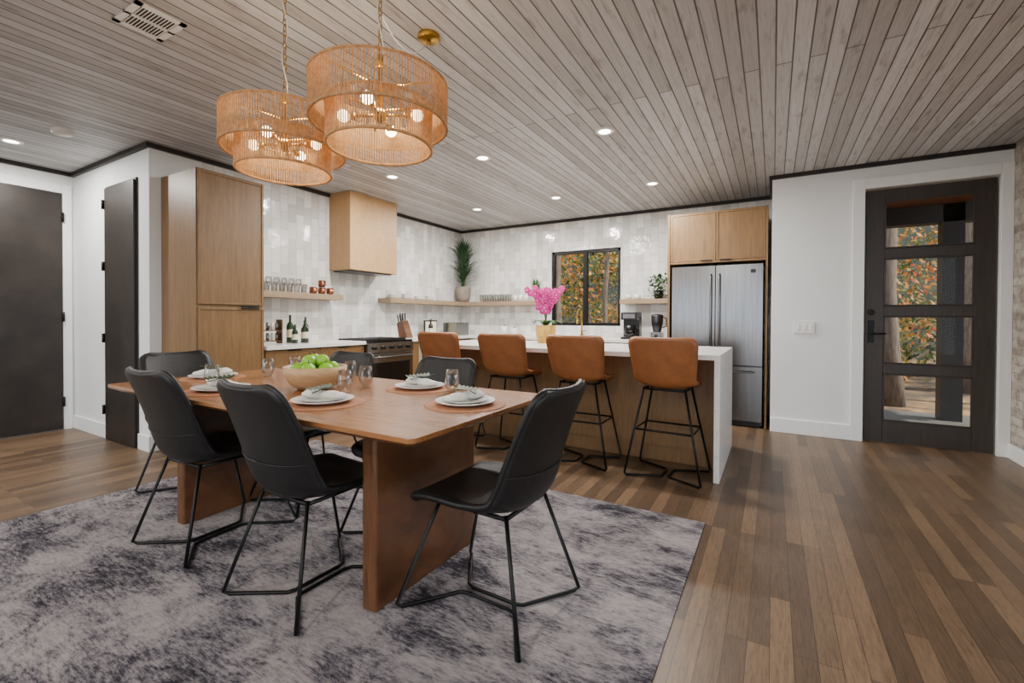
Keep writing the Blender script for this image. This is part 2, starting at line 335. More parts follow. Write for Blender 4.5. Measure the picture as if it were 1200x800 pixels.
b.box(x0,y0,z-.008,x1,y0+.03,z-.0005,TRIM);b.box(x0,y1-.03,z-.008,x1,y1,z-.0005,TRIM);b.box(x0,y0,z-.008,x0+.03,y1,z-.0005,TRIM);b.box(x1-.03,y0,z-.008,x1,y1,z-.0005,TRIM);b.box((x0+x1)/2-.01,y0,z-.008,(x0+x1)/2+.01,y1,z-.0005,TRIM)
b.box(x0+.02,y0+.02,z-.002,x1-.02,y1-.02,z-.0005,BLKP)
for i in range(11):
    yy=y0+.033+i*.0145; b.add([(x0+.03,yy,z-.009),(x1-.03,yy,z-.009),(x1-.03,yy+.011,z-.003),(x0+.03,yy+.011,z-.003)],[(0,1,2,3)],TRIM)
b.done('ceiling_air_vent')
# pendants
def pendant(x,y,swag=None):
    b=B()
    def drum(r,z0,z1,n):
        for zc in (z0,z1): b.tube([(r*math.cos(2*math.pi*i/48),r*math.sin(2*math.pi*i/48),zc) for i in range(48)],.0065,CORD,6,True)
        for i in range(n):
            a=2*math.pi*i/n; p=(r*math.cos(a),r*math.sin(a)); b.tube([(p[0],p[1],z0),(p[0],p[1],z1)],.0037,CORD,4)
    drum(.264,1.972,2.13,158); drum(.203,1.882,2.04,122)
    b.cyl((0,0,1.98),(0,0,2.22),.009,BRASS); b.ball((0,0,2.01),.028,BRASS); b.lathe((0,0,2.2),[(0,.05),(.012,.05),(.02,.0),(0,0)],BRASS)
    for i in range(3):
        a=2*math.pi*i/3+.4; c,s_=math.cos(a),math.sin(a)
        b.cyl((0,0,2.13),(.264*c,.264*s_,2.128),.005,BRASS,8)
        b.cyl((0,0,2.03),(.203*c,.203*s_,2.028),.005,BRASS,8)
    for i in range(4):
        a=math.pi/2*i+.5; c,s_=math.cos(a),math.sin(a)
        b.cyl((0,0,2.01),(.12*c,.12*s_,2.01),.006,BRASS,8); b.cyl((.1*c,.1*s_,2.01),(.125*c,.125*s_,2.01),.014,BRASS,12)
        b.ball((.15*c,.15*s_,2.01),.024,BULB)
    z=2.25; i=0
    while z<CEIL-.04:
        q=[]
        for j in range(10):
            t=2*math.pi*j/10; u=.008*math.cos(t); w=.017*math.sin(t)
            q.append((u,0,z+.015+w) if i%2 else (0,u,z+.015+w))
        b.tube(q,.0022,BRASS,5,True); z+=.026; i+=1
    b.tube([(0,0,z-.01),(0,0,CEIL)],.005,BRASS); b.lathe((0,0,CEIL),[(0,-.012),(.02,-.01),(.022,0)],BRASS)
    b.tube([(.012*math.sin(i*1.1),.012*math.cos(i*1.1),2.24+.05*i) for i in range(10)]+[(0,0,CEIL-.005)],.0028,CER,6)
    if swag:
        sx,sy=swag[0]-x,swag[1]-y; pts=[]
        for i in range(17):
            t=i/16; pts.append((sx*t,sy*t,2.42+.29*t-.42*t*(1-t)))
        b.tube(pts,.0028,CER,6)
        b.lathe((sx,sy,CEIL),[(0,-.03),(.05,-.028),(.06,-.02),(.06,0)],BRASS); b.cyl((sx,sy,CEIL-.05),(sx,sy,CEIL-.028),.012,BRASS)
    b.done('rattan_pendant_light',0,(x,y,0))
    l=bpy.data.lights.new('pendant_bulb_lamp','POINT'); l.energy=10; l.color=(1,.83,.6); l.shadow_soft_size=.06
    o=bpy.data.objects.new('pendant_bulb_lamp',l); S.collection.objects.link(o); o.location=(x,y,2.07)
pendant(-1.37,1.31,(-1.64,1.92)); pendant(-1.99,1.31)
# ---------------------------------------------------------------- rug, table
b=B(); b.box(-3.87,-.3,.0005,-.335,2.86,.008,RUG); b.done('area_rug',.002)
RZ=.008
def rrect(x0,y0,x1,y1,r,n=6):
    p=[]
    for cx,cy,a0 in ((x1-r,y1-r,0),(x0+r,y1-r,90),(x0+r,y0+r,180),(x1-r,y0+r,270)):
        for i in range(n+1):
            a=math.radians(a0+90*i/n); p.append((cx+r*math.cos(a),cy+r*math.sin(a)))
    return p
TT=.795
b=B(); x0,y0,x1,y1=-3.48,1.135,-1.04,2.2
P1=rrect(x0,y0,x1,y1,.03); P0=rrect(x0+.05,y0+.05,x1-.05,y1-.05,.02); n=len(P1)
vs=[(x,y,TT) for x,y in P1]+[(x,y,TT-.018) for x,y in P1]+[(x,y,TT-.045) for x,y in P0]
b.add(vs,[tuple(range(n)),tuple(range(2*n,3*n))[::-1]]+[(n+i,n+(i+1)%n,(i+1)%n,i) for i in range(n)]+[(2*n+i,2*n+(i+1)%n,n+(i+1)%n,n+i) for i in range(n)],WAL)
for sx0,sx1 in ((-3.0,-2.92),(-1.46,-1.38)):
    b.prism(rrect(sx0,1.295,sx1,2.0,.015,4),RZ,TT-.045,WALV)
b.box(-2.95,1.62,TT-.16,-1.42,1.7,TT-.045,WALV)
b.done('dining_table',.002)
# ---------------------------------------------------------------- chairs
def catmull(P,n):
    out=[];k=len(P)
    for i in range(k-1):
        p0,p1,p2,p3=P[max(i-1,0)],P[i],P[i+1],P[min(i+2,k-1)]
        for j in range(n):
            t=j/n; out.append(tuple(.5*((2*p1[c])+(-p0[c]+p2[c])*t+(2*p0[c]-5*p1[c]+4*p2[c]-p3[c])*t*t+(-p0[c]+3*p1[c]-3*p2[c]+p3[c])*t**3) for c in range(len(p1))))
    out.append(tuple(P[-1])); return out
def shellmesh(name,prof,mat,pw=2.4,nc=14,crn=.05):
    Q=catmull(prof,5); K=len(Q); b=B(); vs=[];fs=[];arc=[0]
    for i in range(1,K): arc.append(arc[-1]+math.hypot(Q[i][0]-Q[i-1][0],Q[i][1]-Q[i-1][1]))
    L=arc[-1]
    for i,(y,z,w,cu) in enumerate(Q):
        a=Q[max(i-1,0)];c=Q[min(i+1,K-1)]; ty,tz=c[0]-a[0],c[1]-a[1]; l=math.hypot(ty,tz); ty/=l;tz/=l
        ny,nz=tz,-ty
        e=min(arc[i],L-arc[i])
        if e<crn: w=w-crn+math.sqrt(max(crn**2-(crn-e)**2,0))*1.0
        for j in range(nc+1):
            s_=-1+2*j/nc; o=cu*abs(s_)**pw
            vs.append((s_*w,y+ny*o,z+nz*o))
    for i in range(K-1):
        for j in range(nc): fs.append((i*(nc+1)+j,i*(nc+1)+j+1,(i+1)*(nc+1)+j+1,(i+1)*(nc+1)+j))
    b.add(vs,fs,mat,True); me=b.mesh(name)
    s=B(); r=[vs[j] for j in range(nc+1)]+[vs[i*(nc+1)+nc] for i in range(1,K)]+[vs[(K-1)*(nc+1)+j] for j in range(nc-1,-1,-1)]+[vs[i*(nc+1)] for i in range(K-2,0,-1)]
    s.tube(r,.0125,mat,8,True)
    return me,s,vs,K,nc
def add_shell(parent,me,th):
    o=bpy.data.objects.new('seat_shell',me); S.collection.objects.link(o); o.parent=parent
    md=o.modifiers.new('sol','SOLIDIFY'); md.thickness=th; md.offset=0
    return o
CP=[(.245,.440,.215,.0),(.225,.468,.225,.006),(.12,.470,.237,.02),(-.02,.458,.243,.035),(-.14,.455,.243,.055),(-.21,.482,.24,.07),(-.248,.55,.236,.07),(-.275,.66,.232,.055),(-.308,.78,.226,.04),(-.338,.87,.218,.03),(-.36,.925,.205,.025)]
cme,cpipe,cvs,cK,cn=shellmesh('dining_chair_shell',CP,LEA)
row=int(cK*.66)
for dy in (.018,-.018): cpipe.tube([Vector(cvs[row*(cn+1)+j])+Vector((0,dy,0)) for j in range(cn+1)],.0025,LEA,5)
cpm=cpipe.mesh('dining_chair_piping')
lg=B()
for s_ in (-1,1):
    pts=[(s_*.15,.15,.445),(s_*.25,.295,.02),(s_*.24,.28,.009),(s_*.035,.14,.009),(s_*.022,.11,.009),(s_*.022,-.11,.009),(s_*.035,-.14,.009),(s_*.24,-.275,.009),(s_*.255,-.292,.02),(s_*.15,-.17,.455)]
    lg.tube(pts,.008,BLK,8)
    lg.tube([(s_*.15,.15,.44),(s_*.15,-.17,.44)],.009,BLK,8)
for y in (.15,-.17): lg.tube([(-.15,y,.44),(.15,y,.44)],.009,BLK,8)
lgm=lg.mesh('dining_chair_frame')
def chair(x,y,rz):
    e=empty('dining_chair',(x,y,RZ),rz); add_shell(e,cme,.028)
    for me,n in ((cpm,'piping'),(lgm,'leg_frame')):
        o=bpy.data.objects.new(n,me); S.collection.objects.link(o); o.parent=e
chair(-2.64,1.345,.03); chair(-1.765,1.335,-.02); chair(-2.68,1.97,math.pi); chair(-1.80,1.97,math.pi)
chair(-1.025,1.605,math.pi/2-.03); chair(-3.42,1.62,-math.pi/2)
SP=[(.205,.672,.19,.0),(.19,.695,.2,.005),(.1,.70,.21,.02),(-.03,.692,.215,.035),(-.13,.70,.215,.05),(-.175,.74,.215,.055),(-.2,.82,.222,.05),(-.22,.91,.232,.04),(-.238,1.0,.24,.035),(-.25,1.055,.24,.03)]
sme,spipe,svs,sK,sn=shellmesh('bar_stool_shell',SP,COG)
spm=spipe.mesh('bar_stool_piping')
lg=B()
for s_ in (-1,1):
    pts=[(s_*.15,.12,.675),(s_*.275,.21,.02),(s_*.265,.2,.009),(s_*.04,.1,.009),(s_*.025,.08,.009),(s_*.025,-.08,.009),(s_*.04,-.1,.009),(s_*.265,-.2,.009),(s_*.275,-.21,.02),(s_*.15,-.13,.685)]
    lg.tube(pts,.009,BLK,8); lg.tube([(s_*.15,.12,.67),(s_*.15,-.13,.67)],.009,BLK,8)
for y in (.12,-.13): lg.tube([(-.15,y,.67),(.15,y,.67)],.009,BLK,8)
t=(.675-.36)/.655; fx=.15+.125*t; fy=.12+.09*t
lg.tube([(-fx,-fy,.36),(fx,-fy,.36),(fx,fy,.36),(-fx,fy,.36)],.008,BLK,8,True)
slm=lg.mesh('bar_stool_frame')
for x in (-2.81,-2.09,-1.40,-.70):
    e=empty('bar_stool',(x,3.64,0),random.uniform(-.04,.04)); add_shell(e,sme,.035)
    for me,n in ((spm,'piping'),(slm,'leg_frame')):
        o=bpy.data.objects.new(n,me); S.collection.objects.link(o); o.parent=e
# ---------------------------------------------------------------- table setting
def setting(x,y,rot):
    b=B(); b.lathe((0,0,TT),[(0,.004),(.185,.004),(.19,.002),(.19,0.0005)],MATM,40); b.done('round_placemat',0,(x,y,0))
    b=B(); b.lathe((0,0,TT+.004),[(0,.0005),(.075,.0005),(.1,.006),(.14,.018),(.142,.021),(.138,.022),(.1,.011),(.07,.007),(0,.007)],CER,40)
    b.lathe((0,0,TT+.011),[(0,.0005),(.06,.0005),(.08,.006),(.108,.018),(.11,.02),(.1,.017),(.06,.008),(0,.008)],CER,40); b.done('dinner_plate',0,(x,y,0))
    b=B(); z=TT+.022
    for s_ in (-1,1):
        b.ball((s_*.05,0,z+.02),.052,LIN,14,1.1,.72,.4); b.ball((s_*.085,.01,z+.018),.04,LIN,12,.9,1.0,.35,.5*s_); b.ball((s_*.06,-.02,z+.026),.035,LIN,12,1.3,.5,.5,.4*s_)
    b.ball((0,0,z+.022),.022,LIN,12,.8,1,.8)
    b.tube([(.0,-.07,z+.036),(.01,0,z+.05),(-.01,.08,z+.036)],.0025,DGREEN,6)
    for i in range(13):
        t=-1.1+i*.17; s2=1 if i%2 else -1; b.blade((0,t*.06,z+.048),(s2*.045,t*.08+.02,z+.06),.013,DGREEN)
    b.done('folded_napkin',0,(x,y,0),rot)
for (x,y,r) in [(-2.64,1.36,0),(-1.85,1.41,.2),(-2.62,1.98,0),(-1.76,1.99,-.2),(-1.25,1.73,1.4),(-3.24,1.62,1.57)]: setting(x,y,r)
def glass(x,y,z,r=.038,h=.125,name='stemless_wine_glass',m=GLS):
    b=B(); b.lathe((x,y,z),[(0,.001),(r*.6,.001),(r*.9,h*.18),(r*1.08,h*.4),(r,h*.75),(r*.82,h),(r*.78,h),(r*.95,h*.75),(r*1.0,h*.4),(r*.82,h*.2),(0,.01)],m,20); b.done(name)
for x,y in [(-2.0,1.66),(-2.06,1.86),(-3.02,1.86),(-2.92,1.45),(-3.0,2.05),(-1.52,1.98),(-2.38,2.02)]: glass(x,y,TT)
b=B(); b.lathe((-2.27,1.68,TT),[(0,.002),(.09,.002),(.13,.03),(.165,.085),(.17,.13),(.16,.13),(.152,.09),(.12,.04),(0,.02)],BOWLW,40); b.done('wooden_fruit_bowl')
b=B(); cx,cy=-2.27,1.68
for i in range(6):
    a=i*math.pi/3; b.ball((cx+.09*math.cos(a),cy+.09*math.sin(a),TT+.115),.042,APPLE,14,1,1,.92); b.tube([(cx+.09*math.cos(a),cy+.09*math.sin(a),TT+.15),(cx+.095*math.cos(a),cy+.09*math.sin(a),TT+.17)],.002,SOIL,5)
for i in range(3):
    a=i*2.1+.5; b.ball((cx+.04*math.cos(a),cy+.04*math.sin(a),TT+.16),.04,APPLE,14,1,1,.92); b.tube([(cx+.04*math.cos(a),cy+.04*math.sin(a),TT+.19),(cx+.045*math.cos(a),cy+.04*math.sin(a),TT+.21)],.002,SOIL,5)
for i in range(3):
    a=i*2.1; b.ball((cx+.05*math.cos(a),cy+.05*math.sin(a),TT+.075),.038,APPLE)
b.done('green_apples')
# ---------------------------------------------------------------- island
b=B(); ix0,ix1,iy0,iy1=-3.2,-.33,3.6,4.75
b.box(ix0,iy0,.9,ix1,iy1,.94,QUARTZ); b.box(ix1-.04,iy0,0.001,ix1,iy1,.9,QUARTZ); b.box(ix0,iy0,0.001,ix0+.04,iy1,.9,QUARTZ)
b.box(ix0+.04,3.95,.001,ix1-.04,iy1-.05,.9,OAKI)
b.done('kitchen_island',.003)
# ---------------------------------------------------------------- cabinets
def panel(b,axis,p,a0,a1,z0,z1,m,th=.02):
    def bx(u0,w0,u1,w1,t0,t1):
        if axis=='x': b.box(p+t0,u0,w0,p+t1,u1,w1,m)
        else: b.box(u0,p-t1,w0,u1,p-t0,w1,m)
    g=.003; a0+=g;a1-=g;z0+=g;z1-=g; f=.022
    bx(a0+f,z0+f,a1-f,z1-f,0,th*.7)
    bx(a0,z0,a0+f,z1,0,th);bx(a1-f,z0,a1,z1,0,th);bx(a0+f,z0,a1-f,z0+f,0,th);bx(a0+f,z1-f,a1-f,z1,0,th)
b=B(); cx1=-4.19; b.box(XK+.002,1.96,.001,cx1,2.54,2.46,OAK); panel(b,'x',cx1,1.965,2.535,1.31,2.45,OAK); panel(b,'x',cx1,1.965,2.535,.1,1.29,OAK)
b.box(cx1+.02,2.32,1.296,cx1+.035,2.48,1.31,BLK); b.box(cx1+.02,2.32,1.278,cx1+.035,2.48,1.290,BLK)
b.done('pantry_cabinet',.003)
def basecab(name,y0,y1,n,cz=True):
    b=B(); b.box(XK+.002,y0,.09,cx1,y1,.89,OAK); b.box(XK+.002,y0,.001,cx1-.06,y1,.09,BLK); b.box(XK+.002,y0,.89,cx1+.05,y1,.93,QUARTZ)
    w=(y1-y0)/n
    for i in range(n):
        a=y0+i*w; panel(b,'x',cx1,a,a+w,.7,.88,OAK); panel(b,'x',cx1,a,a+w,.1,.69,OAK); b.box(cx1+.02,a+w/2-.07,.872,cx1+.035,a+w/2+.07,.884,BLK); b.box(cx1+.02,a+w/2-.07,.675,cx1+.035,a+w/2+.07,.687,BLK)
    b.done(name,.002)
basecab('base_cabinet',2.545,3.745,2)
b=B(); b.box(XK+.002,4.535,.09,cx1,YB-.002,.89,OAK); b.box(cx1,5.88,.09,-1.15,YB-.002,.89,OAK); b.box(XK+.002,4.535,.001,cx1-.06,YB-.002,.09,BLK); b.box(cx1-.06,5.94,.001,-1.15,YB-.002,.09,BLK)
b.box(XK+.002,4.535,.89,cx1+.05,YB-.002,.93,QUARTZ); b.box(cx1+.05,5.84,.89,-1.15,YB-.002,.93,QUARTZ)
panel(b,'x',cx1,4.54,5.2,.1,.88,OAK); panel(b,'x',cx1,5.2,5.86,.1,.88,OAK)
for i in range(5): panel(b,'y',5.88,cx1+.05+i*.59,cx1+.05+(i+1)*.59,.1,.88,OAK)
b.done('corner_base_cabinet',.002)
# range
b=B(); y0,y1=3.752,4.528; xf=-4.15
b.box(XK+.01,y0,.02,xf,y1,.9,STEELD); b.box(XK+.01,y0,.9,xf+.01,y1,.925,BGL); b.box(xf,y0,.78,xf+.03,y1,.9,STEEL); b.box(xf,y0+.01,.22,xf+.03,y1-.01,.77,STEEL); b.box(xf+.03,y0+.07,.3,xf+.034,y1-.07,.66,BGL); b.box(xf,y0+.01,.04,xf+.025,y1-.01,.21,STEEL)
b.tube([(xf+.03,y0+.06,.73),(xf+.07,y0+.06,.73),(xf+.07,y1-.06,.73),(xf+.03,y1-.06,.73)],.01,STEEL,8)
for i in range(5): b.cyl((xf+.03,y0+.1+i*.145,.84),(xf+.06,y0+.1+i*.145,.84),.022,BLKP)
for i in range(3):
    ya=y0+.04+i*.24
    for q in range(4): b.box(-4.7,ya+.02+q*.06,.928,-4.22,ya+.03+q*.06,.945,BLKP)
    for q in range(3): b.box(-4.7+q*.235,ya+.01,.925,-4.69+q*.235,ya+.22,.94,BLKP)
b.done('kitchen_range',.002)
# hood
b=B(); b.box(XK+.001,3.75,1.79,-4.42,4.53,CEIL-.001,MAPLE); b.box(XK+.02,3.8,1.775,-4.47,4.48,1.79,STEELD); b.done('range_hood',.004)
# shelves
SZ=1.48
b=B(); b.box(XK+.001,2.56,1.415,-4.55,3.76,SZ,OAKH); b.done('floating_shelf',.003)
b=B(); b.box(XK+.001,4.55,1.415,-4.55,YB-.001,SZ,OAKH); b.box(-4.55,6.25,1.415,-3.1,YB-.001,SZ,OAKH); b.done('corner_floating_shelf',.003)
b=B(); b.box(-1.87,6.25,1.415,-1.17,YB-.001,SZ,OAKH); b.done('floating_shelf',.003)
# fridge & surround
b=B(); fx0,fx1,fy=-1.055,-.10,5.66
b.box(fx0,fy+.06,.02,fx1,6.45,1.80,STEELD)
ms=(fx0+fx1)/2
b.box(fx0,fy,.69,ms-.004,fy+.055,1.82,STEEL); b.box(ms+.004,fy,.69,fx1,fy+.055,1.82,STEEL); b.box(fx0,fy,.07,fx1,fy+.055,.675,STEEL); b.box(fx0+.02,fy+.03,.01,fx1-.02,fy+.08,.07,BLKP)
for s_ in (-1,1): b.tube([(ms+s_*.045,fy,.8),(ms+s_*.045,fy-.05,.82),(ms+s_*.045,fy-.05,1.7),(ms+s_*.045,fy,1.72)],.011,STEEL,8)
b.tube([(fx0+.08,fy,.62),(fx0+.1,fy-.05,.62),(fx1-.1,fy-.05,.62),(fx1-.08,fy,.62)],.011,STEEL,8)
b.box(fx1-.12,fy-.003,1.72,fx1-.07,fy,1.76,BLKP)
b.done('french_door_refrigerator',.006)
b=B(); py=5.69
b.box(-.075,py,.001,-.055,YB-.01,2.46,OAK); b.box(-1.115,py,.001,-1.085,YB-.01,2.46,OAK); b.box(-1.085,py+.03,1.86,-.075,YB-.01,2.46,OAK)
b.box(-1.085,py+.01,1.86,-.075,py+.03,1.885,OAK)
m_=-.58; panel(b,'y',py+.03,-1.085,m_,1.885,2.455,OAK); panel(b,'y',py+.03,m_,-.075,1.885,2.455,OAK); b.box(m_-.16,py-.01,1.883,m_-.04,py+.01,1.893,BLK); b.box(m_+.04,py-.01,1.883,m_+.16,py+.01,1.893,BLK)
b.done('refrigerator_surround_cabinet',.002)
# ---------------------------------------------------------------- kitchen props
b=B(); c=(-4.62,6.32,SZ)
b.lathe(c,[(0,.001),(.09,.001),(.115,.1),(.13,.25),(.135,.26),(.12,.26),(.115,.23),(0,.23)],GPOT); b.lathe(c,[(0,.232),(.115,.232)],SOIL)
b.cyl((c[0],c[1],c[2]+.2),(c[0],c[1],c[2]+.72),.02,GREEN,10,.014)
for i in range(280):
    a=random.uniform(0,6.28); hh=random.uniform(.28,.8); el=random.uniform(-.1,1.25) if hh<.6 else random.uniform(.3,1.45); L=random.uniform(.32,.48)
    p=(c[0],c[1],c[2]+hh); tx=c[0]+max(-.165,L*math.cos(el)*math.cos(a)*.9); ty=min(c[1]+L*math.cos(el)*math.sin(a)*.9,YB-.01)
    b.blade(p,(tx,ty,c[2]+hh+L*math.sin(el)*.9),.013,DGREEN,.03)
b.done('potted_dracaena')
b=B(); c=(-3.24,6.36,SZ); b.lathe(c,[(0,.001),(.045,.001),(.06,.1),(.052,.1),(0,.09)],CER)
for i in range(110):
    a=random.uniform(0,6.28); r=random.uniform(.02,.12); b.blade((c[0],c[1],c[2]+.09),(c[0]+r*math.cos(a),c[1]+r*math.sin(a),c[2]+random.uniform(.22,.38)),.01,GREEN)
b.done('potted_grass')
b=B(); c=(-1.36,6.36,SZ); b.lathe(c,[(0,.001),(.05,.001),(.07,.11),(.06,.11),(0,.1)],BLKP)
for i in range(150):
    a=random.uniform(0,6.28); r=random.uniform(.03,.14); z=random.uniform(.1,.32) if random.random()<.8 else random.uniform(-.02,.1)
    p=(c[0]+r*math.cos(a),min(c[1]+r*math.sin(a),YB-.03),c[2]+max(z,.04)); b.blade(p,(p[0]+random.uniform(-.06,.06),min(p[1]+random.uniform(-.04,.03),YB-.01),p[2]+random.uniform(-.03,.05)),.024,GREEN,.01,4)
b.done('potted_pothos')
# orchid
b=B(); c=(-2.13,4.42,.941)
b.lathe(c,[(0,.001),(.085,.001),(.105,.08),(.11,.19),(.095,.19),(0,.17)],YPOT)
for i in range(9):
    a=i*.7; b.blade((c[0],c[1],c[2]+.17),(c[0]+.2*math.cos(a),c[1]+.2*math.sin(a),c[2]+.2),.035,GREEN,.06)
for st,(dx,dy) in enumerate(((-.15,-.05),(.17,-.02),(.07,.1),(-.05,-.1),(.1,-.1),(-.1,.08))):
    pts=[(c[0]+dx*t*t,c[1]+dy*t*t,c[2]+.17+.47*t-.06*t*t*t) for t in [i/8 for i in range(9)]]; b.tube(pts,.004,GREEN,6)
    for i in range(9):
        t=.42+i*.066; q=(c[0]+dx*t*t*1.2+random.uniform(-.035,.035),c[1]+dy*t*t*1.2-.02,c[2]+.17+.47*t-.06*t**3+random.uniform(-.02,.02))
        for j in range(5):
            a=j*1.257+random.random()*.3; e=(q[0]+.038*math.cos(a),q[1]-.008,q[2]+.038*math.sin(a)); b.ball(((q[0]+e[0])/2,q[1],(q[2]+e[2])/2),.021,PINK,8,1,.3,1)
        b.ball((q[0],q[1]-.01,q[2]),.006,CER,6)
b.done('potted_orchid')
# faucet
b=B(); x,y,z=-2.47,6.36,.931
b.cyl((x,y,z),(x,y,z+.05),.025,BRASS); pts=[(x,y,z+.04),(x,y,z+.3)]+[(x,y-.09+.09*math.cos(t),z+.32+.09*math.sin(t)) for t in [i*math.pi/8 for i in range(9)]]+[(x,y-.18,z+.24)]
b.tube(pts,.013,BRASS,10); b.cyl((x,y-.18,z+.2),(x,y-.18,z+.26),.016,BRASS); b.tube([(x,y,z+.08),(x+.07,y,z+.1)],.007,BRASS); b.done('gooseneck_faucet')
b=B(); x,y,z=-1.68,6.15,.931
b.box(x-.11,y-.1,z,x+.11,y+.15,z+.03,BLKP); b.box(x-.11,y+.03,z+.03,x+.11,y+.15,z+.3,BLKP); b.box(x-.11,y-.1,z+.26,x+.11,y+.15,z+.36,BLKP); b.box(x-.08,y-.104,z+.28,x+.08,y-.1,z+.34,STEEL)
b.lathe((x,y-.03,z+.03),[(0,.002),(.065,.002),(.08,.06),(.07,.13),(.05,.16),(0,.165)],BGL,20); b.tube([(x+.07,y-.03,z+.06),(x+.12,y-.03,z+.08),(x+.12,y-.03,z+.14),(x+.065,y-.03,z+.17)],.008,BLKP); b.done('drip_coffee_maker',.006)
b=B(); x,y=-1.33,6.15
b.box(x-.07,y-.07,z,x+.07,y+.08,z+.1,STEEL); b.lathe((x,y,z+.1),[(0,.001),(.05,.001),(.075,.12),(.078,.22),(.06,.235),(0,.24)],STEELD,20); b.tube([(x+.07,y,z+.16),(x+.12,y,z+.18),(x+.12,y,z+.28),(x+.07,y,z+.3)],.009,BLKP); b.cyl((x,y-.07,z+.05),(x,y-.085,z+.05),.02,BLKP); b.done('countertop_blender',.006)
# knife block
b=B(); x,y=-4.45,4.72; z=.931
b.add([(x-.06,y-.06,z),(x+.1,y-.06,z),(x+.1,y+.06,z),(x-.06,y+.06,z),(x-.1,y-.06,z+.2),(x,y-.06,z+.24),(x,y+.06,z+.24),(x-.1,y+.06,z+.2)],[(0,3,2,1),(4,5,6,7),(0,1,5,4),(1,2,6,5),(2,3,7,6),(3,0,4,7)],WALV)
for i in range(3):
    for j in range(2): b.tube([(x-.075+j*.045,y-.04+i*.04,z+.2+j*.02),(x-.1+j*.05,y-.045+i*.045,z+.32+j*.02)],.011,BLKP,6)
b.done('knife_block',.003)
def bottle(x,y,z,h,r,m,name='wine_bottle'):
    b=B(); b.lathe((x,y,z),[(0,.001),(r,.001),(r,h*.6),(r*.8,h*.68),(r*.35,h*.76),(r*.33,h),(0,h)],m,20); b.lathe((x,y,z),[(r+.001,h*.2),(r+.001,h*.48)],PAPER,20); b.done(name)
bottle(-4.5,3.02,z,.3,.036,GBOT); bottle(-4.42,3.14,z,.24,.04,GBOT); bottle(-4.52,3.22,z,.28,.034,BLKP,'olive_oil_bottle'); bottle(-4.36,2.98,z,.2,.03,GBOT,'olive_oil_bottle')
b=B(); x,y=-4.55,2.8
for zz_ in (z+.02,z+.13): b.box(x-.05,y-.13,zz_,x+.05,y+.13,zz_+.008,WALV)
for yy in (y-.13,y+.13): b.box(x-.05,yy-.006,z,x+.05,yy+.006,z+.25,WALV)
for i in range(5):
    for zz_ in (z+.029,z+.139): b.lathe((x,y-.1+i*.05,zz_),[(0,0),(.018,0),(.018,.06),(.014,.065),(.014,.08),(0,.08)],PAPER if i%2 else STEEL,12)
b.done('spice_rack')
b=B(); b.box(-4.66,5.35,z,-4.64,5.65,z+.24,BLKP); b.box(-4.64,5.37,z+.02,-4.637,5.63,z+.22,PAPER); b.done('framed_sign')
b=B(); b.box(-4.62,5.78,z,-4.36,6.12,z+.2,STEEL); b.box(-4.58,5.84,z+.2,-4.4,5.9,z+.203,BLKP); b.box(-4.58,5.99,z+.2,-4.4,6.05,z+.203,BLKP); b.done('toaster',.02)
bottle(-4.35,5.15,z,.26,.035,BLKP,'pepper_mill')
b=B(); 
for i,(x,y) in enumerate(((-3.75,6.25),(-3.58,6.27))): b.lathe((x,y,z),[(0,.001),(.06,.001),(.062,.14-.03*i),(.055,.15-.03*i),(0,.15-.03*i)],CER,20); b.ball((x,y,z+.158-.03*i),.014,WALV,8)
b.done('kitchen_canisters')
# shelf items
def tumbler_group(name,pts,r,h,m):
    b=B()
    for (x,y) in pts: b.lathe((x,y,SZ),[(0,.001),(r*.8,.001),(r,h),(r*.94,h),(r*.74,.008),(0,.008)],m,16)
    b.done(name)
b=B()
for i in range(8):
    for j in range(2):
        x,y=-4.7+.1*j,2.64+.088*i
        if j==0: b.lathe((x,y,SZ),[(0,.001),(.03,.001),(.03,.004),(.004,.008),(.004,.07),(.025,.085),(.036,.115),(.031,.165),(.029,.165),(.033,.115),(.02,.09),(0,.085)],GLS,16)
        else: b.lathe((x,y,SZ),[(0,.001),(.028,.001),(.035,.1),(.033,.1),(.026,.008),(0,.008)],GLS,16)
b.done('drinking_glasses')
b=B()
for i in range(3):
    x,y=-4.66,3.42+i*.115; 
    for k2 in range(2 if i==1 else 1):
        zz_=SZ+.085*k2; b.lathe((x,y,zz_),[(0,.001),(.035,.001),(.042,.02),(.042,.08),(.039,.08),(.038,.01),(0,.01)],COPPER,18); b.tube([(x+.04,y,zz_+.065),(x+.07,y,zz_+.06),(x+.07,y,zz_+.03),(x+.04,y,zz_+.02)],.004,BRASS,6)
b.done('copper_mugs')
b=B()
for (x,y,n_,r) in [(-4.67,4.75,4,.1),(-4.67,5.0,6,.09),(-4.67,5.25,4,.07),(-4.67,5.5,5,.07)]:
    for i in range(n_): b.lathe((x,y,SZ+.012*i),[(0,.001),(r*.6,.001),(r,.016),(r,.019),(r*.6,.006),(0,.006)],CER,24)
b.done('stacked_dishes')
tumbler_group('shelf_tumblers',[(-4.25+.1*i,6.34+.08*j) for i in range(6) for j in range(2)],.036,.12,GLS)
tumbler_group('white_mugs',[(-3.6+.1*i,6.34) for i in range(3)],.038,.1,CER)
tumbler_group('shelf_bowls',[(-1.78+.13*i,6.36) for i in range(2)],.055,.07,CER)
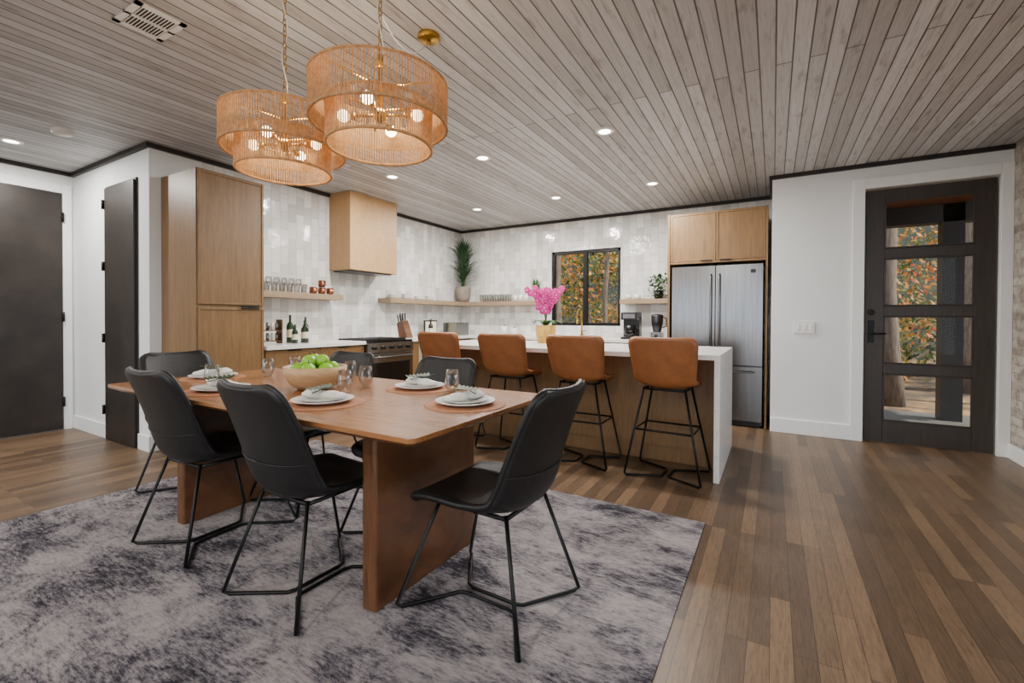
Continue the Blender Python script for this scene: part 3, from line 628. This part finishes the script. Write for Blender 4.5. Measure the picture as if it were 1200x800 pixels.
# ---------------------------------------------------------------- exterior
b=B(); n=60; vs=[];fs=[]
for i in range(n+1):
    for j in range(n+1):
        x=-40+80*i/n; y=-14+60*j/n; d=max(0,y-12); e=max(0,y-24); zz_=-.2+ d*.1 + .15*math.sin(x*.7+y*.4)*(d>0)+e*.9
        vs.append((x,y,zz_))
for i in range(n):
    for j in range(n): fs.append((i*(n+1)+j,(i+1)*(n+1)+j,(i+1)*(n+1)+j+1,i*(n+1)+j+1))
b.add(vs,fs,GRND,True); b.done('ground')
b=B(); b.box(.14,YD+.16,-.25,4.2,7.9,-.02,PORCH); b.done('porch_floor')
b=B(); b.box(.14,YD+.16,2.62,4.2,8.3,2.75,SOFF); b.done('porch_roof')
b=B(); b.box(1.78,7.4,-.02,1.98,7.6,2.62,DTRIM); b.box(.14,7.4,2.4,4.2,7.6,2.62,DTRIM); b.done('porch_post')
b=B(); b.box(.95,6.3,-.02,1.5,6.75,-.005,BLUE); b.done('door_mat')
b=B(); b.box(XR+.16,-4.2,2.78,XR+2.9,5.6,2.9,SOFF); b.done('added_sun_blocker')  # unseen slab added outside the right windows to keep direct sun out
trees=[(1.66,9.6,.15),(3.3,12,.16),(.6,14,.15),(-2.0,13,.14),(-4.75,10.6,.11),(-3.75,11.4,.07),(-6.5,14,.18),(2.6,16,.16),(5,14,.2),(-.8,17,.18),(-5.0,18,.2),(-3.3,19,.14),(4.4,10.5,.12),(6.5,17,.2),(-6,16,.12)]
for x,y,r in trees:
    b=B(); z0=-.3; pts=[(x+.05*math.sin(k*1.3+x),y,z0+k*1.0) for k in range(10)]; b.tube(pts,r,BARK,12,rs=[r*(1.3 if k==0 else 1-.05*k) for k in range(10)])
    for q in range(5):
        a=random.uniform(0,6.28); zz_=random.uniform(3,7.5); b.tube([(x,y,zz_),(x+.8*math.cos(a),y+.8*math.sin(a),zz_+.6),(x+1.6*math.cos(a),y+1.6*math.sin(a),zz_+.9)],.05,BARK,6,rs=[.06,.04,.015])
    b.done('tree_trunk')
b=B(); vs=[];fs=[]
for cl in range(430):
    cx=random.uniform(-13,9); cy=random.uniform(11.8,23.5); g=max(0,cy-12)*.1
    cz=g+random.choice([random.uniform(.2,.8),random.uniform(1.4,5),random.uniform(1.8,8)]); R=random.uniform(.6,1.3)
    for i in range(130):
        u=Vector((random.gauss(0,1),random.gauss(0,1),random.gauss(0,.55)))*R*.5; p=Vector((cx,cy,cz))+u
        d1=Vector((random.uniform(-1,1),random.uniform(-1,1),random.uniform(-1,1))).normalized(); d2=d1.orthogonal().normalized(); s_=random.uniform(.035,.075)
        o=len(vs); vs+= [p+d1*s_*1.3,p+d2*s_*.7,p-d1*s_*1.3,p-d2*s_*.7]; fs.append((o,o+1,o+2,o+3))
b.add(vs,fs,LEAF); b.done('autumn_foliage')
# ---------------------------------------------------------------- light, world, camera
w=bpy.data.worlds.new('world'); S.world=w; w.use_nodes=True; bg=w.node_tree.nodes['Background']; bg.inputs[0].default_value=(.82,.9,1,1); bg.inputs[1].default_value=3.1
s=bpy.data.lights.new('sun','SUN'); s.energy=11; s.angle=.02; s.color=(1,.93,.8); o=bpy.data.objects.new('sun',s); S.collection.objects.link(o)
d=Vector((-1,-.05,-.95)); o.rotation_euler=d.to_track_quat('-Z','Y').to_euler(); o.location=(8,0,8)
cam=bpy.data.cameras.new('camera'); co=bpy.data.objects.new('camera',cam); S.collection.objects.link(co); S.camera=co
cam.sensor_width=36; cam.lens=530/1200*36; cam.shift_y=-.0172; cam.clip_start=.05
pitch=math.radians(.65); R=Matrix.Rotation(math.radians(30),4,'Z')@Matrix.Rotation(math.pi/2-pitch,4,'X')@Matrix.Rotation(math.radians(.25),4,'Z')
co.matrix_world=Matrix.Translation((0,0,1.2))@R
